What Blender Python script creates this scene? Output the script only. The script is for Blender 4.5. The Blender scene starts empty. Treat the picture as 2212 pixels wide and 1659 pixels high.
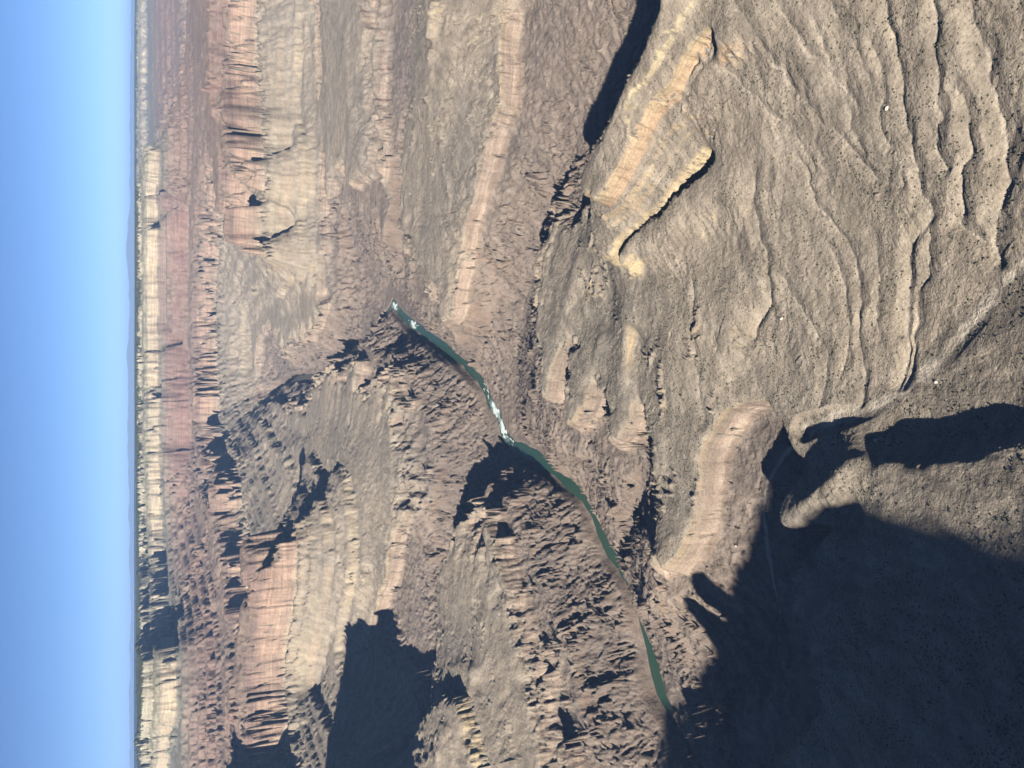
import bpy, math, time
import numpy as np
T0 = time.time()
S = bpy.context.scene
COL = S.collection

# ------------------------------------------------------------------ camera, sky, sun, exposure
FPX, HORIZON = 1670.0, 290.0                  # focal length and horizon column, on a 2212 x 1659 frame
TH = math.atan((1106.0 - HORIZON) / FPX)      # the camera looks down by this angle and is held on its side
ST, CT = math.sin(TH), math.cos(TH)
cd = bpy.data.cameras.new('camera'); cam = bpy.data.objects.new('camera', cd); COL.objects.link(cam)
cd.sensor_width = 36.0; cd.lens = FPX / 2212.0 * 36.0
cd.clip_start = 1.0; cd.clip_end = 400000.0
import mathutils
cam.matrix_world = mathutils.Matrix(((0, 1, 0, 0), (-ST, 0, -CT, 0), (-CT, 0, ST, 0), (0, 0, 0, 1)))
S.camera = cam

SUN_EL, SUN_AZ = math.radians(28.0), math.radians(30.0)   # SUN_AZ: heading of the shadows, clockwise from +y
sdx, sdy = math.sin(SUN_AZ), math.cos(SUN_AZ)
world = bpy.data.worlds.new('World'); S.world = world; world.use_nodes = True
wn = world.node_tree.nodes; wl = world.node_tree.links
sky = wn.new('ShaderNodeTexSky'); sky.sky_type = 'NISHITA'; sky.sun_disc = False
sky.sun_elevation = SUN_EL; sky.sun_rotation = SUN_AZ + math.pi
sky.altitude = 2200.0; sky.air_density = 0.5; sky.dust_density = 0.3; sky.ozone_density = 5.0
bg = wn['Background']; bg.inputs['Strength'].default_value = 0.05
wl.new(sky.outputs[0], bg.inputs['Color'])
sd = bpy.data.lights.new('sun', 'SUN'); sun = bpy.data.objects.new('sun', sd); COL.objects.link(sun)
sd.energy = 5.0; sd.angle = math.radians(0.53); sd.color = (1.0, 0.945, 0.86)
dirv = mathutils.Vector((sdx * math.cos(SUN_EL), sdy * math.cos(SUN_EL), -math.sin(SUN_EL)))
sun.rotation_euler = dirv.to_track_quat('-Z', 'Y').to_euler()
S.view_settings.view_transform = 'Standard'; S.view_settings.look = 'None'
S.view_settings.exposure = 1.3; S.view_settings.gamma = 1.0
S.render.engine = 'CYCLES'
S.cycles.max_bounces = 4; S.cycles.diffuse_bounces = 0; S.cycles.glossy_bounces = 2
S.cycles.volume_bounces = 0

# ------------------------------------------------------------------ survey: photo points with a known level -> world
def PX(X, Y, z):
    r = (829.5 - Y) / FPX; v = (X - 1106.0) / FPX
    k = z / -(ST + v * CT)
    return (r * k, (CT - v * ST) * k, z)
RIM, COCB, RWT, RWB, TAP, TAPB, RIV = -25., -225., -585., -735., -1062., -1108., -1290.
LINES = []
def L(pts, z=None):
    w = [PX(p[0], p[1], z if z is not None else p[2]) for p in pts]; LINES.append(w); return w
def W(pts): LINES.append([tuple(map(float, p)) for p in pts]); return LINES[-1]
def sh(pts, dx, dz):                      # the foot of a cliff, seen a little lower in the frame
    return [(p[0] + dx, p[1], (p[2] if len(p) > 2 else 0) + dz) for p in pts]

# river
rv = [PX(x, y, RIV) for x, y in [(1427,1490),(1415,1440),(1402,1390),(1386,1310),(1366,1258),(1342,1218),(1318,1190),(1285,1110),(1262,1070),(1235,1045),
      (1200,1015),(1155,982),(1112,966),(1090,940),(1078,900),(1060,870),(1045,830),(1020,800),(990,770),(950,740),(915,715),(890,700),(870,680),(850,657)]]
RIVER = [(-2600,700,RIV),(-1900,950,RIV),(-1400,1150,RIV),(-1050,1430,RIV)] + rv + \
        [(400,4260,RIV),(310,4340,RIV),(240,4480,RIV),(250,4700,RIV),(230,5000,RIV),(120,5400,RIV),(40,5900,RIV),(60,6500,RIV),(50,7000,-1280),(-50,7600,-1270)]
W(RIVER)
L([(1334,1203,-1258),(1345,1245,-1222),(1362,1300,-1216),(1382,1355,-1228),(1396,1382,-1258)])
# far wall: Coconino foot, the rim behind it
cb = [(343,345),(342,450),(341,600),(341,700),(341,800),(342,900),(342,1000),(345,1100),(351,1200),(357,1290),(362,1385),(379,1396),(380,1450),(381,1500),(379,1550),(366,1565),(363,1640),(362,1700)]
def dip(x, y): return 46 * np.clip((-600 - np.asarray(x)) / 1100., 0, 1) * np.clip((np.asarray(y) - 5300) / 500., 0, 1)
cbw = L([(X, Y, COCB - 46 * min(max((Y - 1000) / 200., 0), 1)) for X, Y in cb])
W([(x * (1 + 300 / math.hypot(x, y)), y * (1 + 300 / math.hypot(x, y)), -max(26, .0050 * math.hypot(x, y))) for x, y, z in cbw])
W([(x * (1 + 900 / math.hypot(x, y)), y * (1 + 900 / math.hypot(x, y)), -max(24, .0047 * math.hypot(x, y))) for x, y, z in cbw])
W([(x * 1.35, y * 1.35, -max(24, .0044 * math.hypot(x, y))) for x, y, z in cbw[:14]])
W([(2520,9600,RIM),(2450,11000,RIM),(2700,14000,RIM),(4200,17000,RIM),(6500,18500,RIM),(12000,18500,RIM)])
W([(2560,9500,COCB),(2620,11000,COCB),(2950,13800,COCB),(4400,16600,COCB),(6600,18100,COCB),(12000,18100,COCB)])
W([(-3500,22000,RIM),(0,23000,RIM),(4000,24000,RIM),(9000,24000,RIM)])
# Redwall of the far wall
L([(X, Y, RWT - 55 * min(max((Y - 1060) / 180., 0), 1)) for X, Y in [(395,-60),(395,0),(397,150),(405,300),(410,380),(424,450),(424,600),(424,700),(427,800),(430,880),(430,960),(442,1010),(463,1060),(470,1120),(480,1184),(492,1230),(496,1270),(498,1300),(500,1345)]])
L([(432,-60),(432,0),(432,150),(433,300),(437,380),(450,450),(450,600),(450,700),(455,800),(458,880),(455,960),(472,1010),(501,1060),(508,1110)], RWB)
# near Redwall promontory on the left
L([(566,1150),(566,1205),(566,1250),(560,1290),(556,1330),(548,1380),(533,1433),(527,1500),(520,1560),(515,1620),(512,1680)], RWT)
L([(632,1150),(628,1205),(620,1250),(605,1290),(592,1330),(583,1380),(573,1433),(570,1500),(566,1560),(560,1620),(556,1680)], RWB)
L([(540,1160,-575),(540,1205,-570),(538,1250,-560),(520,1330,-520),(490,1430,-470),(480,1560,-440)])
# right Redwall promontory with its red cap
L([(495,-60),(493,0),(495,100),(495,200),(497,270),(500,300),(511,340),(511,400),(505,470),(502,520),(515,545)], RWT)
L([(550,-60),(547,0),(545,100),(546,200),(552,260),(566,300),(566,340),(559,400),(550,470),(535,520),(535,552)], RWB - 15)
L([(440,-60),(441,60),(441,150),(443,220),(456,255)], -440)
L([(472,300,-565),(476,380,-565),(480,450,-570)])
# right side: platform behind the side canyons
L([(662,-30,-1005),(664,50,-1005),(668,150,-1005),(675,250,-1010),(680,350,-1020),(684,430,-1035),(690,500,-1055),(694,573,TAP),(697,640,TAP),(690,690,TAP),(673,710,TAP),(640,738,TAP),(605,760,TAP)])
L(sh([(664,50,54),(668,150,54),(675,250,50),(680,350,42),(684,430,28),(690,500,8),(694,573,0),(697,640,0)], 15, TAPB))
L([(645,100,-975),(645,300,-980),(655,500,-1015),(660,600,-1030),(620,690,-1035)])
W([(2900,5100,-1090),(2300,5000,-1120),(1500,4930,-1170),(1000,4780,-1210),(700,4520,-1255),(470,4230,-1288)])
L([(690,-40,-1010),(693,80,-1018),(697,200,-1030),(700,300,-1040),(702,400,-1050),(708,480,-1070),(725,540,-1110)])
P0 = [(805,-40),(805,0),(808,100),(808,200),(812,300),(812,400),(808,470),(795,520)]
L(P0, TAP); L(sh([p + (0,) for p in P0], 18, TAPB))
L([(745,60,-1020),(750,220,-1030),(755,380,-1045)])
W([(2600,3300,-1100),(1700,3300,-1135),(1200,3470,-1175),(900,3620,-1225),(620,3860,-1270),(470,4130,-1288)])
# right side: platform between main gorge and side canyon
L([(930,-40,-985),(915,0,-985),(905,80,-985),(892,180,-992),(893,235,-1010),(872,300,-1050),(866,330,-1060),(862,420,-1068),(866,500,-1072),(868,580,-1080),(869,640,-1090)])
KN = [(930,-20),(925,30),(915,100),(905,180),(902,225)]
L(KN, -950); L(sh([p + (0,) for p in KN], 20, -985))
P1 = [(1097,-50),(1088,20),(1088,120),(1083,223),(1056,298),(1033,399),(1010,461),(999,513),(985,617),(974,690)]
L(P1, TAP); L(sh([p + (0,) for p in P1], 30, TAPB))
L([(930,350,-1040),(930,450,-1048),(925,560,-1056),(920,640,-1066)])
L([(1010,80,-1020),(1000,200,-1025),(985,300,-1035)])
L([(974,690,TAP),(945,700,-1100),(910,680,-1120),(885,652,-1110)])
# side canyon S1 and its fan by the rapids
L([(1420,-60,-1150),(1370,60,-1170),(1330,170,-1190),(1290,280,-1205),(1240,380,-1220),(1190,500,-1235),(1150,620,-1250),(1125,740,-1262),(1112,850,-1275),(1108,940,-1284)])
L([(1200,60,-1130),(1190,200,-1150),(1160,330,-1150),(1120,450,-1160),(1080,560,-1165),(1060,680,-1190),(1050,760,-1230)])
# foreground hill P2
L([(1440,-100,-790),(1430,0,-800),(1385,120,-815),(1340,200,-826),(1300,300,-842),(1275,350,-856),(1262,390,-868),(1276,428,-888)])
W([(1030,1140,-1130),(900,1310,-1145),(790,1400,-1165),(700,1480,-1180),(640,1600,-1190),(520,1720,-1150)])
PK = [(1545,80),(1500,150),(1400,262),(1330,370),(1292,428)]
L(PK, -862); L(sh([p + (0,) for p in PK], 34, -892))
CR = [(1552,340),(1545,345),(1500,395),(1450,450),(1400,500),(1345,556)]
L(CR, -952); L(sh([p + (0,) for p in CR], 23, -983))
L([(1300,520,-950),(1325,570,-968)])
L([(1205,470,-1070),(1175,560,-1075),(1160,640,-1080),(1162,720,-1085),(1152,800,-1095),(1176,890,-1105)])
L([(1300,440,-955),(1262,490,-1000)])
# platform gullies and ribs towards the river
L([(1240,560,-1012),(1222,660,-1032),(1197,760,-1050),(1182,860,-1069)])
L([(1323,572,-1014),(1325,645,-1044),(1300,700,-1066),(1256,728,-1082),(1234,785,-1094),(1222,880,-1102),(1205,960,-1150)])
L([(1280,735,-1026),(1268,820,-1042),(1250,900,-1064),(1235,970,-1115)])
L([(1310,740,-1074),(1307,800,-1086),(1300,870,-1102),(1288,940,-1112),(1272,1010,-1190)])
L([(1355,680,-998),(1352,800,-1026),(1345,900,-1050),(1328,1000,-1105),(1325,1080,-1165),(1329,1150,-1230),(1335,1190,-1264)])
L([(1395,735,-1052),(1396,800,-1070),(1398,880,-1090),(1402,960,-1105),(1392,1060,-1170),(1368,1165,-1245),(1342,1207,-1280)])
L([(1450,660,-986),(1448,800,-1020),(1440,900,-1042),(1440,990,-1066)])
L([(1575,640,-985),(1560,780,-1018),(1535,900,-1042),(1490,1030,-1056),(1455,1120,-1060),(1405,1240,-1075),(1388,1300,-1150),(1395,1365,-1255)])
L([(1665,560,-982),(1655,640,-1002),(1640,720,-1022),(1625,800,-1041),(1630,865,-1060)])
L([(1185,930,-1130),(1190,985,-1200),(1195,1000,-1260)])
L([(1130,870,-1200),(1140,920,-1220),(1150,960,-1270)])
# gullied near slope and the wash
L([(1600,-60,-830),(1570,40,-858),(1560,110,-870)])
L([(2010,-60,-885),(2030,150,-918),(2050,300,-940)])
L([(1850,0,-885),(1930,150,-918),(1970,300,-944),(1985,450,-968),(1967,600,-990)])
L([(1720,100,-888),(1830,300,-938),(1880,500,-977),(1880,700,-1004)])
L([(1640,250,-916),(1740,450,-962)])
L([(2212,250,-950),(2190,400,-957),(2185,500,-966),(2260,300,-940)])
WASH = L([(2290,480,-955),(2212,570,-975),(2150,640,-985),(2080,720,-1000),(2040,770,-1009),(1960,840,-1023),(1900,872,-1032),(1850,890,-1040),(1800,905,-1048),(1765,918,-1056),(1747,927,-1062)])
STREAM = L([(1722,947,-1116),(1690,985,-1124),(1662,1040,-1133),(1653,1100,-1142),(1662,1180,-1155),(1680,1260,-1170),(1697,1330,-1185)])
STREAM2 = W([STREAM[-1], (-560,1230,-1205),(-680,1360,-1235),(-800,1560,-1270),(-870,1680,-1288)])
S2T = [(1672,866),(1630,868),(1590,884),(1542,940),(1528,1010),(1518,1080),(1506,1140),(1488,1200),(1440,1252)]
L(S2T, TAP); L(sh([p + (0,) for p in S2T], 42, TAPB))
# near left: terrace, knobs, dark slopes
L([(1890,990,-980),(2000,1002,-966),(2120,995,-956),(2212,980,-946),(2300,965,-935)])
L([(1890,955,-1026),(2000,955,-1016),(2110,940,-1004),(2212,920,-992)])
L([(1900,1110,-984),(2000,1100,-966),(2150,1150,-944)])
L([(1858,975,-990),(1815,1000,-986),(1775,1025,-992),(1732,1075,-1018),(1702,1140,-1062)])
L([(1775,985,-1085),(1745,1010,-1098),(1705,1060,-1112)])
L([(1860,1025,-990),(1808,1050,-1000),(1760,1095,-1030),(1722,1150,-1066)])
L([(1860,1085,-1030),(1820,1135,-1076),(1770,1165,-1112),(1700,1195,-1145)])
L([(1800,1240,-1040),(1750,1270,-1045),(1710,1310,-1075)])
L([(1900,1200,-1000),(1840,1180,-1020),(1840,1300,-1030)])
L([(2050,1350,-955),(1900,1450,-1010),(1780,1500,-1090),(1700,1480,-1160)])
L([(2212,1450,-880),(2100,1600,-900),(2000,1700,-930)])
L([(1590,1500,-1165),(1600,1560,-1125),(1640,1620,-1095),(1660,1700,-1070)])
L([(1432,1478,-1276),(1447,1530,-1250),(1452,1600,-1235),(1450,1680,-1225)])
L([(1500,1640,-1190),(1530,1700,-1150)])
# left platform P3
P3T = [(1003,1122),(1036,1102),(1066,1160),(1092,1245),(1120,1330),(1142,1400),(1170,1480),(1192,1560),(1212,1659),(1230,1740)]
L(P3T, TAP); L(sh([p + (0,) for p in P3T], 30, TAPB))
L([(996,1135,-1060),(984,1165,-1056),(957,1243,-1046),(951,1332,-1036),(975,1405,-1020),(1003,1460,-985),(980,1516,-945),(975,1581,-930),(921,1635,-900),(895,1690,-875)])
L([(1060,1300,-1052),(1082,1450,-1036),(1120,1550,-1040),(1150,1659,-1046)])
L([(1000,1330,-1046),(1015,1400,-1040),(1025,1470,-1025),(1060,1560,-1010),(1090,1660,-1005)])
L([(1010,1560,-965),(1015,1659,-950)])
W([PX(1108,972,-1287), PX(1060,1012,-1272), (-540,2980,-1250),(-760,3060,-1222),(-1000,3060,-1185),(-1350,2960,-1130),(-1900,2900,-1060)])
# P4: far bank platform
P4 = [(772,785),(800,783),(823,778),(842,804),(852,848),(868,895),(893,940),(898,1010),(890,1090),(850,1160),(838,1260),(808,1330),(795,1400)]
L(P4, TAP); L(sh([p + (0,) for p in P4], 22, TAPB))
L([(800,870,-1058),(800,900,-1055),(830,960,-1048),(830,1060,-1040),(790,1150,-1010)])
L([(762,787,TAP),(775,740,-1120),(800,718,-1165),(830,686,-1245),(844,668,-1282)])
L([(712,794,TAP),(740,810,TAP),(762,800,TAP)])
L([(712,794,TAP),(680,840,TAP),(660,880,TAP),(630,890,TAP),(590,862,TAP)])
L([(888,750,-1268),(868,772,-1255),(852,790,-1225)])
L([(740,880,-1030),(700,930,-1010),(690,1000,-985),(720,1060,-980),(700,1110,-940)])
L([(655,1050,-990),(640,1080,-960),(610,1110,-900)])
L([(549,700,TAP),(551,810,TAP)]); L([(600,640,-1050),(590,720,-1050)])
L([(880,1300,-1120),(870,1400,-1090),(850,1470,-1070),(850,1540,-1065)])
L([(760,1300,-985),(720,1400,-960),(700,1480,-940)])
# off to the left: Redwall butte whose shadow fills the left canyon, and the near rim
W([(-2400,2500,RWB),(-1800,2550,RWB),(-1520,2720,RWB),(-1540,3000,RWB),(-1640,3260,RWB),(-1900,3320,RWB),(-2500,3320,RWB)])
W([(-2400,2600,RWT),(-1850,2650,RWT),(-1620,2760,RWT),(-1630,3000,RWT),(-1720,3180,RWT),(-1950,3220,RWT),(-2500,3220,RWT)])
W([(-2400,2800,-400),(-1850,2840,-400),(-1740,2900,-410),(-1760,3060,-410),(-2400,3080,-400)])
W([(-2560,5200,RWT),(-2540,4700,RWT),(-2300,4300,RWT),(-2100,4000,RWT),(-2240,3780,RWT),(-3300,3750,RWT)]); W([(-2460,5060,RWB),(-2430,4650,RWB),(-2200,4250,RWB),(-1990,3980,RWB),(-2160,3680,RWB),(-3300,3620,RWB)])
W([(-2720,5000,-330),(-2640,4700,-220),(-2400,4300,-170),(-2200,4030,-190),(-2400,3900,-190),(-3300,3900,-280)])
NW = [(-880,-720),(-1060,-310),(-1120,-90),(-1120,190),(-960,420),(-1050,480),(-1200,250),(-1330,-60),(-1440,-150),(-1480,60),(-1430,260),(-1420,390),(-1520,430),(-1640,250),(-1800,50),(-2400,0)]
W([(x_, y_, RWT) for x_, y_ in NW]); W([(x_ + 62, y_ + 40, RWB) for x_, y_ in NW])
W([(-930,-760,-400),(-1140,-330,-430),(-1200,-100,-440),(-1160,170,-470),(-1030,410,-545)]); W([(-1490,320,-480),(-1560,150,-420),(-1680,-100,-360)])
W([(-850,-1000,COCB),(-990,-720,COCB),(-1110,-580,COCB),(-1230,-520,COCB),(-1330,-460,COCB),(-1500,-480,COCB),(-1800,-380,COCB),(-2050,-200,COCB),(-2600,-150,COCB)])
W([(-970,-1080,RIM),(-1105,-830,RIM),(-1210,-710,RIM),(-1320,-640,RIM),(-1500,-560,RIM),(-1900,-500,RIM),(-2150,-320,RIM),(-2700,-280,RIM),(-4000,-300,RIM)])
W([(1100,-400,-500),(1300,300,-700),(1500,900,-760),(2200,1500,-780)])
W([(600,-300,-800),(700,100,-870),(760,400,-880)])

# ------------------------------------------------------------------ base surface: membrane through the survey lines (log-polar grid)
THM = math.radians(165.0); R0, R1 = 180.0, 40000.0
def rast(k):
    nt, nr = int(2 * THM / k) + 1, int(math.log(R1 / R0) / k) + 1
    acc = np.zeros((nr, nt)); cnt = np.zeros((nr, nt))
    for ln in LINES:
        for a, b in zip(ln[:-1], ln[1:]):
            a, b = np.array(a), np.array(b)
            ra = min(math.hypot(a[0], a[1]), math.hypot(b[0], b[1]))
            n = int(np.hypot(*(b - a)[:2]) / max(ra * k * 0.5, 1.0)) + 2
            t = np.linspace(0, 1, n)[:, None]; p = a + (b - a) * t
            r = np.hypot(p[:, 0], p[:, 1]); th = np.arctan2(p[:, 0], p[:, 1])
            fi = np.log(np.maximum(r, 1) / R0) / k; fj = (th + THM) / k
            i = np.floor(fi).astype(int); j = np.floor(fj).astype(int); fi = fi - i; fj = fj - j
            for di, dj, w in ((0, 0, (1 - fi) * (1 - fj)), (1, 0, fi * (1 - fj)), (0, 1, (1 - fi) * fj), (1, 1, fi * fj)):
                a_, b_ = i + di, j + dj
                ok = (a_ >= 0) & (a_ < nr) & (b_ >= 0) & (b_ < nt)
                np.add.at(acc, (a_[ok], b_[ok]), (p[:, 2] * w)[ok]); np.add.at(cnt, (a_[ok], b_[ok]), w[ok])
    m = cnt > 1e-6; acc[m] /= cnt[m]
    return acc, np.clip(cnt * 2.5, 0, 1)
def resize(h, shape):
    i = np.linspace(0, h.shape[0] - 1, shape[0]); j = np.linspace(0, h.shape[1] - 1, shape[1])
    return bil(h, i[:, None] + 0 * j[None], j[None] + 0 * i[:, None])
def bil(h, i, j):
    i = np.clip(i, 0, h.shape[0] - 1.001); j = np.clip(j, 0, h.shape[1] - 1.001)
    i0 = i.astype(int); j0 = j.astype(int); fi = i - i0; fj = j - j0
    return (h[i0, j0] * (1 - fi) + h[i0 + 1, j0] * fi) * (1 - fj) + (h[i0, j0 + 1] * (1 - fi) + h[i0 + 1, j0 + 1] * fi) * fj
def bsp(h, i, j):                         # smooth cubic B-spline lookup
    i = np.clip(i, 1, h.shape[0] - 3.001); j = np.clip(j, 1, h.shape[1] - 3.001)
    i0 = i.astype(np.int64); j0 = j.astype(np.int64); a = i - i0; b = j - j0
    wi = ((1 - a) ** 3 / 6, (3 * a ** 3 - 6 * a * a + 4) / 6, (-3 * a ** 3 + 3 * a * a + 3 * a + 1) / 6, a ** 3 / 6)
    wj = ((1 - b) ** 3 / 6, (3 * b ** 3 - 6 * b * b + 4) / 6, (-3 * b ** 3 + 3 * b * b + 3 * b + 1) / 6, b ** 3 / 6)
    f = h.ravel(); c = (i0 - 1) * h.shape[1] + j0 - 1; out = 0
    for p in range(4):
        row = 0
        for q in range(4): row = row + wj[q] * f[c + (p * h.shape[1] + q)]
        out = out + wi[p] * row
    return out
hb = None
for k, it in ((0.08, 400), (0.04, 300), (0.02, 220), (0.01, 160), (0.005, 80), (0.0036, 40)):
    acc, m = rast(k)
    hb = np.full(acc.shape, -900.) if hb is None else resize(hb, acc.shape)
    for _ in range(it):
        p = np.pad(hb, 1, mode='edge')
        q = 0.25 * (p[:-2, 1:-1] + p[2:, 1:-1] + p[1:-1, :-2] + p[1:-1, 2:])
        hb = q + m * (acc - q)
KB = 0.0036
for _ in range(7):
    p = np.pad(hb, 1, mode='edge')
    hb = 0.4 * hb + 0.15 * (p[:-2, 1:-1] + p[2:, 1:-1] + p[1:-1, :-2] + p[1:-1, 2:])
hs = hb.copy()
for _ in range(6):
    p = np.pad(hs, 1, mode='edge'); hs = 0.4 * hs + 0.15 * (p[:-2, 1:-1] + p[2:, 1:-1] + p[1:-1, :-2] + p[1:-1, 2:])
_r = R0 * np.exp(np.arange(hb.shape[0]) * KB); _m = np.clip((2300 - _r) / 500., 0, 1)[:, None] * np.clip((hs + 1150) / 40., 0, 1)
hb = hb + _m * (hs - hb); del hs
def base(x, y):
    r = np.hypot(x, y); th = np.arctan2(x, y)
    return bsp(hb, np.log(np.maximum(r, R0) / R0) / KB, (th + THM) / KB)
print('base', round(time.time() - T0, 1))

# ------------------------------------------------------------------ drainage lines of the near slope, dropped from the photo onto the base surface
def on_base(X, Y):
    r = (829.5 - Y) / FPX; v = (X - 1106.0) / FPX
    k = np.linspace(500, 2600, 2400); x, y, z = r * k, (CT - v * ST) * k, -(ST + v * CT) * k
    i = int(np.argmax(z < base(x, y))); return (float(x[i]), float(y[i]), float(z[i]))
Q1 = lambda p: [(1426.4 + a / 2.8157, b / 2.8157) for a, b in p]
Q2 = lambda p: [(1426.4 + a / 2.8157, 534.3 + b / 2.8157) for a, b in p]
GUL = [([on_base(*q) for q in pts], dep, wid) for pts, dep, wid in (
    (Q1([(1650,-60),(1650,300),(1665,500),(1690,700),(1665,760),(1680,880),(1720,1020)]), 8, 9),
    (Q1([(1350,-40),(1380,90),(1410,280),(1440,450),(1455,600),(1475,750),(1530,1000),(1560,1150),(1620,1250)]), 6, 8),
    (Q1([(420,-30),(480,60),(640,320),(800,560),(960,740),(1140,900),(1290,1080),(1450,1130)]), 4.5, 8),
    (Q1([(250,320),(480,520),(700,730),(840,880),(900,1000)]), 3.5, 7),
    (Q1([(820,960),(870,1100),(900,1240),(1040,1400),(1120,1480),(1150,1560)]) + Q2([(1180,200),(1200,280),(1190,550),(1220,800),(1230,960)]), 5.5, 8),
    (Q1([(1780,500),(1870,760),(1870,900),(1820,1040),(1830,1340),(1900,1420),(1990,1470)]), 8, 9),
    (Q1([(1850,60),(1960,300),(1980,440),(2030,650),(2110,800),(2090,950),(2110,1130),(2040,1280),(1990,1470),(2050,1600)]), 9, 11),
    (Q1([(1260,250),(1340,460),(1340,580),(1310,650),(1310,760),(1400,900)]), 4, 7),
    (Q1([(900,100),(1110,640),(1130,760),(1230,940)]), 3.5, 7),
    (Q1([(1620,1250),(1610,1380),(1510,1450),(1480,1560)]) + Q2([(1470,230),(1490,500),(1460,820)]), 7, 9),
    (Q1([(1560,1150),(1640,1430),(1610,1540)]) + Q2([(1590,180),(1520,280),(1530,450),(1510,700),(1490,830)]), 6, 8),
    (Q2([(720,180),(830,330),(920,480),(1000,620),(1010,830),(980,980)]), 4.5, 8),
    (Q1([(560,1050),(550,1250),(590,1480)]) + Q2([(650,100),(650,340),(560,540)]), 8, 10),
    (Q1([(700,20),(900,330),(1100,520),(1200,700)]), 3, 7), (Q1([(1000,0),(1180,330),(1290,560)]), 3, 7),
    (Q2([(1290,-100),(1300,180),(1290,420),(1310,560)]), 3.5, 7), (Q2([(1000,0),(1100,250),(1130,520),(1110,760)]), 3.5, 7), (Q2([(180,200),(190,500),(220,820),(270,1080)]), 5, 9))]
def gullies(x, y):
    """depth cut by the traced lines, and how much pale gravel lies in them"""
    out = np.zeros(x.shape); m = np.hypot(x, y) < 1750
    if not m.any(): return out, out
    xs, ys = x[m], y[m]; xw = xs + 5 * fbm(xs / 28, ys / 28, 111, 2); yw = ys + 5 * fbm(xs / 28, ys / 28, 112, 2)
    cut = np.zeros(xs.shape); pale = np.zeros(xs.shape)
    for ln, dep, wid in GUL:
        bx0, bx1 = min(p[0] for p in ln) - 60, max(p[0] for p in ln) + 60; by0, by1 = min(p[1] for p in ln) - 60, max(p[1] for p in ln) + 60
        k = (xw > bx0) & (xw < bx1) & (yw > by0) & (yw < by1)
        if not k.any(): continue
        d, _ = seg_dist(xw[k], yw[k], ln); w = wid * (1 + .35 * fbm(xs[k] / 60, ys[k] / 60, 113, 2))
        cut[k] = np.maximum(cut[k], dep * np.clip(1 - (d / (2.4 * w)), 0, 1) ** 1.6); pale[k] = np.maximum(pale[k], np.clip(1 - d / (.45 * w), 0, 1))
    out[m] = cut; o2 = np.zeros(x.shape); o2[m] = pale
    return out, o2

# ------------------------------------------------------------------ noise
def hsh(i, j, s):
    n = (i.astype(np.int64) * 374761393 + j.astype(np.int64) * 668265263 + s * 974634541) & 0xffffffff
    n = ((n ^ (n >> 13)) * 1274126177) & 0xffffffff
    return ((n ^ (n >> 16)) & 0xffff).astype(np.float32) / 65535.0
def vnoise(x, y, s):
    i = np.floor(x); j = np.floor(y); fx = (x - i).astype(np.float32); fy = (y - j).astype(np.float32)
    i = i.astype(np.int64); j = j.astype(np.int64)
    fx = fx * fx * fx * (fx * (fx * 6 - 15) + 10); fy = fy * fy * fy * (fy * (fy * 6 - 15) + 10)
    return ((hsh(i, j, s) * (1 - fx) + hsh(i + 1, j, s) * fx) * (1 - fy) + (hsh(i, j + 1, s) * (1 - fx) + hsh(i + 1, j + 1, s) * fx) * fy) * 2 - 1
def fbm(x, y, s, o=4, g=0.5):
    a, v = 1.0, 0
    for q in range(o):
        c_, s_ = math.cos(0.6 * q + s), math.sin(0.6 * q + s)
        v = v + a * vnoise((c_ * x - s_ * y) * 2 ** q, (s_ * x + c_ * y) * 2 ** q, s * 17 + q); a *= g
    return v
def gully(x, y, gx, gy, lam, s):
    """ribs and gullies that run down the slope (gx, gy); -1 in gully floors, +1 on ribs"""
    n = np.hypot(gx, gy) + 1e-6; sx, sy = (-gy / n).astype(np.float32), (gx / n).astype(np.float32)
    px, py = x / lam, y / lam; ci, cj = np.floor(px).astype(np.int64), np.floor(py).astype(np.int64)
    C = np.zeros(x.shape, np.float32); D = np.zeros(x.shape, np.float32)
    for di in (-1, 0, 1):
        for dj in (-1, 0, 1):
            a, b = ci + di, cj + dj
            ux = (px - a - 0.5 - 0.8 * (hsh(a, b, s) - 0.5)).astype(np.float32); uy = (py - b - 0.5 - 0.8 * (hsh(a, b, s + 7) - 0.5)).astype(np.float32)
            w = np.exp(-2.6 * (ux * ux + uy * uy)); ph = (ux * sx + uy * sy) * 6.2832 * 1.15 + 6.2832 * hsh(a, b, s + 31)
            C += w * np.cos(ph); D += w * np.sin(ph)
    mag = np.sqrt(C * C + D * D) + 0.12
    return C / mag

# ------------------------------------------------------------------ strata: cliffs and benches
CLIFFS = [(-25, -95, .9), (-130, -225, 1.0), (-270, -300, .6), (-320, -352, .7), (-372, -405, .7), (-425, -462, .75), (-485, -520, .7), (RWT, RWB, 1.0),
          (-752, -772, .6), (-800, -818, .7), (-832, -842, .5), (-862, -892, .8), (-908, -917, .5), (-928, -938, .5), (-952, -984, .95), (TAP, TAPB, 1.0)]
def sig(t, kk):
    a = np.clip((t - 0.5) * kk + 0.5, 0, 1); return a * a * (3 - 2 * a)
def strata(h, x, y):
    z = h.copy()
    nearm = sm(1010, 1150, np.hypot(x, y)); var = np.clip(.85 + .55 * fbm(x / 170, y / 170, 81, 3), .15, 1)
    for zt, zb, st in CLIFFS:
        if -1000 < zt < -740: st = st * nearm
        st = np.minimum(st * (var if zt < -740 else .5 + .5 * var) * 1.05, 1.0)
        t = (h - zb) / (zt - zb); e = 0.55
        inn = (t > -e) & (t < 1 + e)
        tt = (t[inn] + e) / (1 + 2 * e)
        f = sig(tt, 3.4)
        lin = tt; bench = -e + (1 + 2 * e) * (0.25 * lin + 0.75 * (f * 1.0))
        sti = st if np.isscalar(st) else st[inn]
        zz = zb + (zt - zb) * (t[inn] * (1 - sti) + bench * sti)
        z[inn] = zz
    return z
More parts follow.
